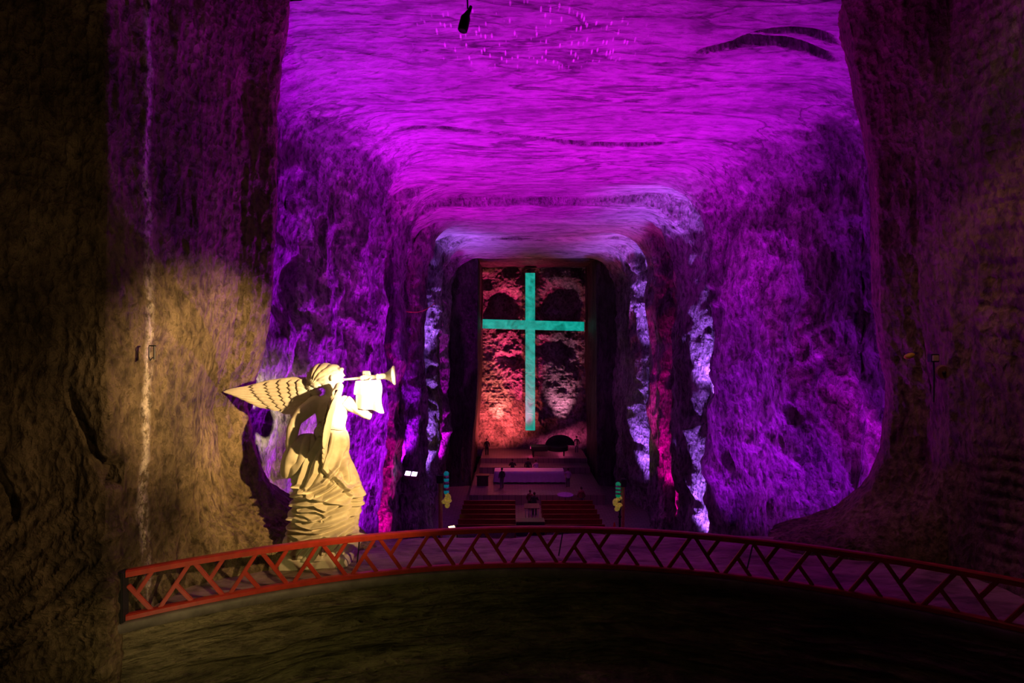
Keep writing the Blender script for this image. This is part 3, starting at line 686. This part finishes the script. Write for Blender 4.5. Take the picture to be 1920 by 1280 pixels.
# wings
def feather(bm, p0, p1, w, nrm, thick=0.025, bend=0.0):
    p0, p1, nrm = Vector(p0), Vector(p1), Vector(nrm).normalized()
    d = (p1-p0); L = d.length; d.normalize(); s_ = d.cross(nrm).normalized()
    prof = [(0, .5), (.15, .8), (.4, 1), (.7, .95), (.86, .75), (.95, .45), (1, .08)]
    top, bot = [], []
    for t_, k in prof:
        c = p0+d*L*t_+nrm*bend*math.sin(t_*math.pi)*0.5+s_*0
        row = []
        for q, h in ((-1, 0), (-.5, .6), (0, 1), (.5, .6), (1, 0)): row.append(bm.verts.new(c+s_*w*0.5*k*q+nrm*thick*h))
        top.append(row); bot.append([bm.verts.new(c+s_*w*0.5*k*q-nrm*thick*0.6) for q in (-1, 1)])
    for i in range(len(prof)-1):
        for k in range(4): bm.faces.new((top[i][k], top[i][k+1], top[i+1][k+1], top[i+1][k]))
        bm.faces.new((bot[i][1], bot[i][0], bot[i+1][0], bot[i+1][1]))
        bm.faces.new((top[i][0], top[i+1][0], bot[i+1][0], bot[i][0])); bm.faces.new((top[i][4], bot[i][1], bot[i+1][1], top[i+1][4]))
    bm.faces.new((top[0][0], bot[0][0], bot[0][1], top[0][4], top[0][3], top[0][2], top[0][1]))
    bm.faces.new((top[-1][4], bot[-1][1], bot[-1][0], top[-1][0], top[-1][1], top[-1][2], top[-1][3]))
def up(x): return np.interp(x, [418, 440, 470, 510, 545, 568, 585], [733, 728, 721, 713, 709, 708, 722])
def lo(x): return np.interp(x, [418, 440, 460, 480, 500, 520, 545, 570, 585], [745, 752, 758, 763, 768, 775, 788, 775, 760])
bm = bmesh.new(); nf = Vector((0.25, -1, 0.05))
layers = [(418, 482, 7, .0, 60), (470, 508, 7, -.04, 46), (497, 530, 8, -.08, 36), (520, 548, 8, -.12, 28), (540, 562, 8, -.16, 24), (556, 574, 7, -.20, 22)]
for x_tip_top, x_tip_bot, nfe, dy, ln in layers:
    for i in range(nfe):
        v = (i+0.5)/nfe
        xt = x_tip_top+(x_tip_bot-x_tip_top)*v**2.0
        yt = up(xt)+(lo(xt)-up(xt))*(0.04+0.92*v)
        xr_ = min(582, xt+ln*1.7); yr = up(xr_)+(lo(xr_)-up(xr_))*(0.1+0.85*v)
        wd = (lo(min(xt+ln*.6, 560))-up(min(xt+ln*.6, 560)))*K/nfe*1.6+0.05
        dpx = lambda x: dy+0.10+(x-418)/165*0.06
        feather(bm, A(xr_, yr, dpx(xr_)-0.02), A(xt, yt, dpx(xt)-0.05), wd, nf, 0.04)
bmesh.ops.recalc_face_normals(bm, faces=bm.faces)
wg = bm_obj('wing', bm, M['stone'], st)
bm = bmesh.new()
add_tube(bm, [A(598, 742, .05), A(585, 730, .05), A(572, 713, .04), A(548, 711, .06), A(505, 715, .08), (A(455, 726, .1))], [.13, .14, .1, .075, .05, .02], 12)
add_ball(bm, A(577, 745, .06), (0.2, 0.1, 0.36)); add_ball(bm, A(560, 745, .1), (0.22, 0.06, 0.42)); link('wing_arm', remeshed(bm, 0.022, 3), M['stone'], wg)
# the other wing, turned edge-on towards the viewer and hanging down
bm = bmesh.new(); cur = [(636, 723), (627, 745), (620, 765), (615, 785), (611, 810), (609, 835), (607, 860), (606, 884)]
wx = lambda y: float(np.interp(y, [p[1] for p in cur], [p[0] for p in cur]))
for Lr, (y0, y1, nfe, off) in enumerate([(790, 884, 7, 0), (765, 850, 7, 1.5), (745, 815, 7, 3), (730, 785, 7, 4.2)]):
    for i in range(nfe):
        v = i/(nfe-1); dpt = -0.22-(0.62+0.10*(3-Lr))*v
        ye = y1-(v**1.5)*(y1-y0)*0.45; ys_ = y0-20*(1-v)*0
        sc = (DA+dpt)/DA
        f = lambda x, y: A(x, y, dpt)
        feather(bm, f(wx(y0)+off, y0), f(wx(ye)+off, ye), 0.24, (1, -0.25, 0), 0.02)
bmesh.ops.recalc_face_normals(bm, faces=bm.faces)
wg = bm_obj('wing', bm, M['stone'], st)
bm = bmesh.new()
add_tube(bm, [A(628, 752, -.2), A(632, 735, -.3), A(636, 724, -.5), A(632, 733, -.75), A(626, 748, -.92), A(619, 775, -1.02), A(613, 805, -1.08)], [.12, .13, .11, .09, .08, .06, .03], 12)
for y in range(735, 800, 8): add_ball(bm, A(wx(y)+1, y, -.6), (0.06, 0.38, 0.12), 12)
link('wing_arm', remeshed(bm, 0.022, 3), M['stone'], wg)
# rough plinth
P_ = bmesh.new(); add_box(P_, A(604, 1039, 0), (1.75, 1.5, 0.42), bev=0.05); me = remeshed(P_, 0.05, 2); co, no = vdata(me)
co += no*(fbm(co, (2, 2, 2), 4, 250)*0.05)[:, None]; setco(me, co); link('plinth', me, M['stone'], st)

# ------------------------------------------------------------------ altar furniture
ZP1, ZP2, ZP3 = -12.2, -11.6, -11.15
M['cloth'] = plain('white_altar_cloth', (0.55, 0.50, 0.62), 0.8, var=0.08)
M['dwood'] = plain('dark_wood', (0.05, 0.03, 0.03), 0.4, var=0.3)
M['pew'] = plain('red_brown_varnished_wood', (0.22, 0.035, 0.02), 0.35, var=0.25, sc=3)
M['purple'] = plain('purple_cloth', (0.22, 0.10, 0.50), 0.8)
M['post'] = plain('ochre_painted_post', (0.55, 0.42, 0.12), 0.6, var=0.2)
def X(px, D): return (px-960)/F*D
t = empty('altar_table', (X(992, 44.6), 44.6, ZP1), 'long altar table under a pale cloth on the front platform', 'table')
bm = bmesh.new(); add_box(bm, (0, 0, 0.98), (5.9, 1.1, 0.12), bev=0.02); bm_obj('tabletop', bm, M['dwood'], t)
for sx in (-1, 1):
    for sy in (-1, 1):
        bm = bmesh.new(); add_box(bm, (sx*2.7, sy*0.4, 0.46), (0.16, 0.16, 0.92), bev=0.01); bm_obj('leg', bm, M['dwood'], t)
n = 160; P = []
for z_, off in ((1.05, -0.5), (1.05, 0.0), (1.05, .03), (0.75, .05), (0.4, .07), (0.12, .09)):
    r_ = []
    for i in range(n):
        a_ = i/n*4; e = int(a_); f_ = a_-e; w_, d_ = 2.97+off, 0.57+off
        if off == -0.5: w_, d_ = 2.4, 0.05
        c_ = [(-w_, -d_), (w_, -d_), (w_, d_), (-w_, d_), (-w_, -d_)]
        x_ = c_[e][0]+(c_[e+1][0]-c_[e][0])*f_; y_ = c_[e][1]+(c_[e+1][1]-c_[e][1])*f_
        k_ = (1.0-z_)*0.09*math.sin(i*1.7) if z_ < 1 else 0
        r_.append((x_+k_*(e % 2), y_+k_*((e+1) % 2), z_))
    P.append(r_)
P = np.array(P); P = np.concatenate([P[:1]*0+P[:1].mean(1, keepdims=True), P], 0)
tc = link('tablecloth', grid_mesh(P, closed=True), M['cloth']); tc.location = (t.location.x, 44.6, ZP1); tag(tc, 'pale cloth draped over the long altar table', 'tablecloth')
# dark domed grand piano on the upper platform
t = empty('grand_piano', (X(1040, 49.9), 49.9, ZP3), 'black grand piano with raised rounded lid on the upper platform', 'piano')
bm = bmesh.new(); add_box(bm, (-1.5, 0, 0.8), (1.7, 1.5, 0.4), bev=0.08); add_prism(bm, (0.3, 0, 0.6), 1.0, 0.4, 32); bm_obj('case', bm, M['black'], t)
bm = bmesh.new()
v0 = [bm.verts.new((0.55+1.45*math.cos(a_), 0.35, 0.95+1.05*math.sin(a_))) for a_ in [math.pi*i/24 for i in range(25)]]
v1 = [bm.verts.new((v.co.x, 0.43, v.co.z)) for v in v0]
bm.faces.new(v0); bm.faces.new(v1[::-1])
for i in range(25): bm.faces.new((v0[i], v1[i], v1[(i+1) % 25], v0[(i+1) % 25]))
bmesh.ops.recalc_face_normals(bm, faces=bm.faces); bm_obj('lid', bm, M['black'], t)
for lx, ly in ((-2.1, -.5), (-2.1, .5), (0.9, 0)):
    bm = bmesh.new(); add_prism(bm, (lx, ly, 0), 0.06, 0.62, 10, 0.09); bm_obj('leg', bm, M['black'], t)
# low dark bench on the left of the platform
t = empty('side_table', (X(905, 43.5), 43.5, ZP1), 'low dark box table at the left edge of the altar platform', 'table')
bm = bmesh.new(); add_box(bm, (0, 0, 0.86), (1.1, 0.7, 0.08), bev=0.01); bm_obj('tabletop', bm, M['dwood'], t)
bm = bmesh.new(); add_box(bm, (0, 0, 0.41), (0.95, 0.55, 0.82), bev=0.01); bm_obj('body', bm, M['dwood'], t)
# round purple table on a single leg
t = empty('pedestal_table', (X(1060, 39.6), 39.6, ZF), 'small round table with a purple top in front of the altar platform', 'table')
bm = bmesh.new(); add_prism(bm, (0, 0, 1.12), 0.62, 0.06, 32); bm_obj('tabletop', bm, M['purple'], t)
bm = bmesh.new(); add_prism(bm, (0, 0, 0), 0.3, 0.04, 20); add_prism(bm, (0, 0, 0.04), 0.035, 1.09, 10); bm_obj('pedestal', bm, M['dwood'], t)
# metal frame lectern in the aisle and the dark box before it
t = empty('lectern', (X(997, 36.9), 36.9, ZF), 'pale barred lectern standing in the centre aisle', 'lectern')
for k in range(5):
    bm = bmesh.new(); add_box(bm, (-0.45+k*0.225, -0.2, 0.56), (0.045, 0.045, 1.1), bev=0.005); bm_obj('bar', bm, M['cloth'], t)
bm = bmesh.new(); add_box(bm, (0, 0, 1.15), (1.1, 0.6, 0.05), rot=Matrix.Rotation(0.3, 4, 'X'), bev=0.01); bm_obj('top', bm, M['dwood'], t)
bm = bmesh.new(); add_box(bm, (0, 0, 0.03), (1.1, 0.6, 0.06), bev=0.01); bm_obj('base', bm, M['cloth'], t)
t = empty('equipment_case', (X(994, 34.6), 34.6, ZF), 'large dark case closing the near end of the centre aisle', 'case')
bm = bmesh.new(); add_box(bm, (0, 0, 0.42), (1.9, 0.8, 0.84), bev=0.03); bm_obj('box', bm, M['black'], t)
bm = bmesh.new(); add_box(bm, (0, 0, 0.9), (1.94, 0.84, 0.12), bev=0.03); bm_obj('lid', bm, M['dwood'], t)
bm = bmesh.new(); add_box(bm, (0, -0.43, 0.45), (0.3, 0.04, 0.06), bev=0.01); bm_obj('handle', bm, M['cloth'], t)
# pews
def make_pew(w):
    t = empty('pew', (0, 0, 0), '', 'pew')
    bm = bmesh.new(); add_box(bm, (0, 0.1, 0.44), (w, 0.42, 0.05), bev=0.01); bm_obj('seat', bm, M['pew'], t)
    bm = bmesh.new(); add_box(bm, (0, -0.16, 0.74), (w, 0.04, 0.42), rot=Matrix.Rotation(0.12, 4, 'X'), bev=0.01); add_box(bm, (0, -0.185, 0.97), (w, 0.09, 0.04), bev=0.01); bm_obj('backrest', bm, M['pew'], t)
    for sx in (-1, 1):
        bm = bmesh.new(); add_box(bm, (sx*(w/2-0.03), 0.05, 0.3), (0.06, 0.5, 0.6), bev=0.015); bm_obj('side_panel', bm, M['pew'], t)
    return t
rows_ = ['farthest', 'second', 'third', 'fourth', 'fifth', 'nearest']
pw = make_pew(3.9)
for si, (sx, sd) in enumerate(((-1.7, 'left'), (4.15, 'right'))):
    for k in range(6):
        p = pw if si == 0 and k == 0 else copy_tree(pw)
        p.location = (sx, 38.9-k*1.02, ZF)
        p['label'] = f'red-brown wooden pew {sd} of the centre aisle, ' + (f'{rows_[k]} from the altar' if k in (0,) else f'{rows_[k]} row counted from the altar' if k < 5 else 'nearest to the gallery railing')
        p['group'] = 'pews facing the cross'
# people
M['skin'] = plain('skin', (0.35, 0.2, 0.14), 0.6); M['hair'] = plain('dark_hair', (0.02, 0.015, 0.012), 0.6)
def person(px, D, z, h, label, shirt, trousers, arms=0, lean=0.0, rz=0.0):
    t = empty('person', (X(px, D), D, z), label, 'person', rz=rz); s = h/1.7
    V = lambda x, y, z_: Vector((x*s, (y+lean*max(0, z_-0.9))*s, z_*s))
    hand = [((-.27, .05, .82), (.27, .05, .82)), ((-.2, .38, 1.1), (.2, .38, 1.1)), ((-.33, .3, 1.45), (.25, .05, .85))][arms]
    elb = [((-.27, -.02, 1.1), (.27, -.02, 1.1)), ((-.28, .1, 1.1), (.28, .1, 1.1)), ((-.33, .12, 1.2), (.27, -.02, 1.1))][arms]
    bm = bmesh.new()
    add_ball(bm, V(0, 0, 1.58), (0.085*s, 0.10*s, 0.12*s)); add_ball(bm, V(0, .1, 1.56), (.018*s, .03*s, .03*s), 8); add_tube(bm, [V(0, 0, 1.38), V(0, 0, 1.52)], 0.055*s)
    add_tube(bm, [V(0, 0, .95), V(0, 0, 1.15), V(0, 0, 1.34), V(0, 0, 1.42)], [.14*s, .13*s, .15*s, .08*s], 14, flat=0.7)
    for i, sx in enumerate((-1, 1)):
        add_tube(bm, [V(sx*.17, 0, 1.36), V(*elb[i]), V(*hand[i])], [.06*s, .045*s, .03*s], 10)
        hv = Vector(hand[i])
        for f_ in range(4): add_tube(bm, [V(*(hv+Vector((sx*(-.02+.013*f_), .01, -.02)))), V(*(hv+Vector((sx*(-.02+.014*f_), .03, -.10+.008*abs(f_-1)))))], .011*s, 6)
        add_tube(bm, [V(*(hv+Vector((-sx*.02, .02, 0)))), V(*(hv+Vector((-sx*.045, .05, -.05))))], .012*s, 6)
        add_tube(bm, [V(sx*.09, 0, .92), V(sx*.1, .02, .5), V(sx*.1, -.01, .08)], [.09*s, .06*s, .04*s], 10)
        add_tube(bm, [V(sx*.1, -.03, .045), V(sx*.11, .16, .035)], [.045*s, .035*s], 8)
    link('body', remeshed(bm, 0.012*s*1.2, 2), M['skin'], t)
    bm = bmesh.new(); add_tube(bm, [V(0, 0, .84), V(0, 0, 1.1), V(0, 0, 1.33), V(0, 0, 1.43)], [.185*s, .165*s, .185*s, .09*s], 16, flat=0.72)
    for i, sx in enumerate((-1, 1)): add_tube(bm, [V(sx*.14, 0, 1.36), V(*elb[i]), V(*(Vector(elb[i])*.25+Vector(hand[i])*.75))], [.085*s, .065*s, .05*s], 10)
    link('jacket', remeshed(bm, 0.016*s, 2), shirt, t)
    bm = bmesh.new(); add_tube(bm, [V(0, 0, .98), V(0, 0, .84)], [.16*s, .17*s], 14, flat=.75)
    for sx in (-1, 1): add_tube(bm, [V(sx*.085, 0, .9), V(sx*.1, .02, .5), V(sx*.1, -.01, .06)], [.105*s, .08*s, .065*s], 10)
    link('trousers', remeshed(bm, 0.016*s, 2), trousers, t)
    bm = bmesh.new(); add_ball(bm, V(0, -.018, 1.61), (.095*s, .105*s, .11*s)); bm_obj('hair', bm, M['hair'], t, True)
    return t
dk = plain('dark_clothing', (0.03, 0.03, 0.035), 0.8); pc = plain('lilac_clothing', (0.42, 0.30, 0.5), 0.8); rc = plain('maroon_clothing', (0.14, 0.03, 0.05), 0.8); gc = plain('grey_trousers', (0.08, 0.08, 0.1), 0.8)
person(913, 50.2, ZP3, 1.65, 'person in dark clothes alone on the upper platform near the left red glow', dk, dk)
person(1081, 51.2, ZP3, 1.7, 'person in dark clothes standing behind the piano at the right red glow', dk, gc)
person(941, 42.6, ZP1, 1.7, 'person in dark jacket standing before the left end of the altar table', dk, gc, 0, 0, 0.6)
person(961, 45.8, ZP1, 1.72, 'person in dark jacket behind the altar table, left of the cross foot', dk, dk, 1)
person(990, 45.9, ZP1, 1.78, 'person in dark clothes behind the middle of the altar table', dk, dk, 0)
person(1006, 45.8, ZP1, 1.6, 'person in lilac clothes leaning behind the altar table', pc, gc, 1, 0.2, 0.5)
person(1065, 42.8, ZP1, 1.62, 'person in lilac top at the right end of the altar table', pc, gc, 2, 0, 0.3)
person(1002, 38.3, ZF, 1.75, 'person in black standing at the lectern in the centre aisle', dk, dk, 1)
person(994, 39.3, ZF, 1.62, 'person in maroon top beside the person in black in the aisle', rc, dk, 0, 0, -0.4)
person(1090, 39.9, ZF, 1.68, 'person in dark top right of the round purple table', rc, gc, 0)
# ochre posts with garlands
M['teal'] = plain('teal_foil', (0.02, 0.30, 0.36), 0.35, emit=(0.0, 0.3, 0.36, 0.25)); M['green'] = plain('green_foil', (0.03, 0.4, 0.16), 0.35, emit=(0.0, 0.4, 0.15, 0.25))  # emission puts light into the teal and green balls
M['pink'] = plain('pale_pink_foil', (0.6, 0.4, 0.42), 0.4); M['gold'] = plain('gold_foil', (0.8, 0.6, 0.12), 0.35, metal=0.3, emit=(0.8, 0.6, 0.1, 0.12))  # gold emission puts light into the flowers
def post(px, D, wpx, ptop, label, thin=False):
    t = empty('post', (X(px, D), D, ZF), label, 'post'); h = (640-ptop)/F*D-ZF
    bm = bmesh.new(); r_ = wpx/2/F*D; add_prism(bm, (0, 0, 0.06), r_, h-0.06, 20); bm_obj('shaft', bm, M['post'], t, False)
    bm = bmesh.new(); add_prism(bm, (0, 0, 0), r_*1.5, 0.1, 20); bm_obj('base', bm, M['dwood'], t)
    bm = bmesh.new(); add_box(bm, (0, -0.1, h-0.25), (r_*3.2, 0.5, 0.5), bev=0.03); bm_obj('bracket', bm, M['black'], t)
    return t
def garland(px, y0, y1, D, label, cols, side):
    t = empty('garland', P3(px, y1+28, D), label, 'garland', 'garlands of foil balls on the posts'); o = t.location; n_ = 7
    for i in range(n_):
        bm = bmesh.new(); add_ball(bm, P3(px, y0+(y1-y0)*i/(n_-1), D)-o, 0.17, 14); add_ball(bm, P3(px, y0+(y1-y0)*i/(n_-1), D-.1)-o, (.1, .12, .1), 10); bm_obj('ball', bm, M[cols[i % len(cols)]], t, True)
    random.seed(int(px))
    for i in range(9):
        bm = bmesh.new(); c_ = P3(px+random.uniform(-5, 6)*side, y1+6+i*2.6, D-.1+random.uniform(-.1, .1))-o
        for k in range(6): add_ball(bm, c_+Vector((.09*math.cos(k), 0.02*k, .09*math.sin(k))), .075, 8)
        bm_obj('flower', bm, M['gold'], t, True)
    bm = bmesh.new(); add_tube(bm, [P3(px, y0-6, D)-o, P3(px, y1+20, D)-o], 0.02, 6); bm_obj('cord', bm, M['black'], t)
    return t
post(826, 33.6, 8, 889, 'ochre post against the dark arch, left of the pews')
post(1168, 33.6, 6, 896, 'ochre post against the dark arch, right of the pews')
garland(837, 888, 922, 33.2, 'garland of teal and pink balls ending in gold flowers, left post', ['teal', 'pink'], 1)
garland(1159, 908, 928, 33.2, 'garland of green balls ending in gold flowers, right post', ['green', 'pink'], -1)
t = empty('floor_pipe', (X(1162, 33.2), 33.2, ZF), 'thin dark pipe standing close beside the right ochre post', 'pipe')
bm = bmesh.new(); add_prism(bm, (0, 0, 0), .06, 3.6, 10); bm_obj('shaft', bm, M['black'], t); bm = bmesh.new(); add_prism(bm, (0, 0, 1.6), .12, .1, 12); bm_obj('collar', bm, M['black'], t)
t = empty('traffic_cone', (X(1152, 35.0), 35.0, ZF), 'small red traffic cone by the right ochre post', 'cone')
bm = bmesh.new(); add_prism(bm, (0, 0, .05), .17, .6, 20, .03); bm_obj('body', bm, plain('red_plastic', (.6, .04, .02), .5), t); bm = bmesh.new(); add_box(bm, (0, 0, .025), (.42, .42, .05), bev=.01); bm_obj('base', bm, M['black'], t)
# floodlights
M['lensw'] = plain('warm_lamp_lens', (.9, .8, .5), .3, emit=(1, .85, .3, 4)); M['lensv'] = plain('violet_lamp_lens', (.8, .6, .9), .3, emit=(.8, .45, 1.0, 9))
def flood(loc, label, lens, w, n_, tilt, rz):
    t = empty('floodlight', loc, label, 'floodlight', rz=rz); rot = Matrix.Rotation(tilt, 4, 'X')
    for i in range(n_):
        x_ = (i-(n_-1)/2)*w*1.12
        bm = bmesh.new(); add_box(bm, (x_, 0, .28), (w, w*.8, .14), rot=rot, bev=.02); h_ = bm_obj('housing', bm, M['black'], t)
        bm = bmesh.new(); add_box(bm, Vector((x_, 0, .28))+rot @ Vector((0, 0, .08)), (w*.86, w*.66, .03), rot=rot, bev=.005); bm_obj('lens', bm, lens, h_)
    bm = bmesh.new(); add_tube(bm, [(-w*n_*.6, 0, .3), (-w*n_*.6, 0, .03), (w*n_*.6, 0, .03), (w*n_*.6, 0, .3)], .025, 6); bm_obj('bracket', bm, M['black'], t)
flood(P3(772, 899, 26.6), 'twin violet floodlight glowing on the left wall buttress', M['lensv'], .34, 2, 0.9, -0.35)
flood((X(850, 34.8)-0.1, 34.8, ZF), 'small yellow floodlight on the floor by the left ochre post', M['lensw'], .5, 1, 0.5, 0.5)
bm = bmesh.new(); Pq = [P3(770, 905, 27.3)+Vector((0, 0, -.1)), P3(740, 930, 27.6)]
# hanging lamp by the gallery roof
t = empty('hanging_spotlight', P3(871, 35, 10.5), 'small black spotlight hanging on a cable at the top', 'lamp')
bm = bmesh.new(); ax = [P3(883, 12, 10.5), P3(881, 18, 10.5), P3(876, 27, 10.5), P3(873, 34, 10.5), P3(869, 50, 10.5), P3(867, 57, 10.5), P3(866.5, 59, 10.5)]
add_tube(bm, [p-t.location for p in ax], [.032, .036, .06, .1, .105, .1, .075], 16); bm_obj('housing', bm, M['black'], t, True)
bm = bmesh.new(); top = P3(876.5, 0, 10.5); add_tube(bm, [P3(877, 16, 10.45)-t.location, P3(876.5, 0, 10.45)-t.location, Vector((top.x, 10.5, 10.55))-t.location], .018, 6); bm_obj('cable', bm, M['black'], t)
# fittings on the gallery walls
def wallpt(px, py, D): return P3(px, py, D)
t = empty('wall_lamp', P3(1705, 667, 13.2), 'small yellow bulkhead lamp on the right gallery wall', 'lamp')
bm = bmesh.new(); add_ball(bm, (0, 0, 0), (.14, .09, .07), 16, rot=Matrix.Rotation(-.35, 4, 'Y')); bm_obj('lamp_shade', bm, plain('dim_yellow_plastic', (.6, .45, .03), .4), t, True)
bm = bmesh.new(); add_tube(bm, [(0.08, 0, .02), (.3, .15, .06), (.34, .5, .05)], .03, 8); bm_obj('bracket', bm, M['black'], t)
t = empty('junction_box', P3(1750, 671, 12.7), 'small pale junction box on the right gallery wall', 'box')
bm = bmesh.new(); add_box(bm, (0, 0, 0), (.2, .14, .2), bev=.01); bm_obj('case', bm, M['black'], t); bm = bmesh.new(); add_box(bm, (-.01, -.08, 0), (.15, .03, .14), bev=.008); bm_obj('cover', bm, plain('pale_plastic', (.55, .42, .4), .5), t)
bm = bmesh.new(); add_tube(bm, [(0.02, 0.02, -.08), (.06, .05, -.5), (.05, .05, -1.1)], .02, 6); bm_obj('cord', bm, M['black'], t)
t = empty('wall_disc', P3(1768, 698, 12.9), 'round dull red plate hanging on the right gallery wall below the junction box', 'plate')
bm = bmesh.new(); bmesh.ops.create_cone(bm, cap_ends=True, segments=28, radius1=.19, radius2=.16, depth=.05, matrix=Matrix.Rotation(math.pi/2, 4, 'X')); bm_obj('plate', bm, plain('dull_red_metal', (.2, .09, .08), .5), t)
bm = bmesh.new(); add_ball(bm, (0, -.04, 0), (.05, .04, .05), 12); bm_obj('boss', bm, M['black'], t, True)
t = empty('wall_hook', P3(283, 660, 10.55), 'dark bent metal hook on the left gallery wall beside the salt streak', 'hook')
bm = bmesh.new(); add_tube(bm, [(-.1, .1, .13), (.03, 0, .13), (.1, 0, .13)], .016, 6); add_tube(bm, [(.07, 0, .13), (.07, 0, -.15)], .018, 6); bm_obj('bracket', bm, M['black'], t)
bm = bmesh.new(); add_tube(bm, [(-.04, 0, .12), (-.04, 0, -.1), (0, -.02, -.17), (.04, 0, -.1)], .014, 6); bm_obj('hook', bm, M['black'], t)
bm = bmesh.new(); A0, B0 = P3(762, 584, 26.4), P3(815, 568, 34.0); pts_ = [A0.lerp(B0, i/12)+Vector((0, 0, -.5*math.sin(math.pi*i/12)*.5)) for i in range(13)]
add_tube(bm, pts_, .022, 6); o = bm_obj('cable', bm, plain('red_cable', (.8, .08, .1), .5)); tag(o, 'thin red cable strung across the left nave wall', 'cable')
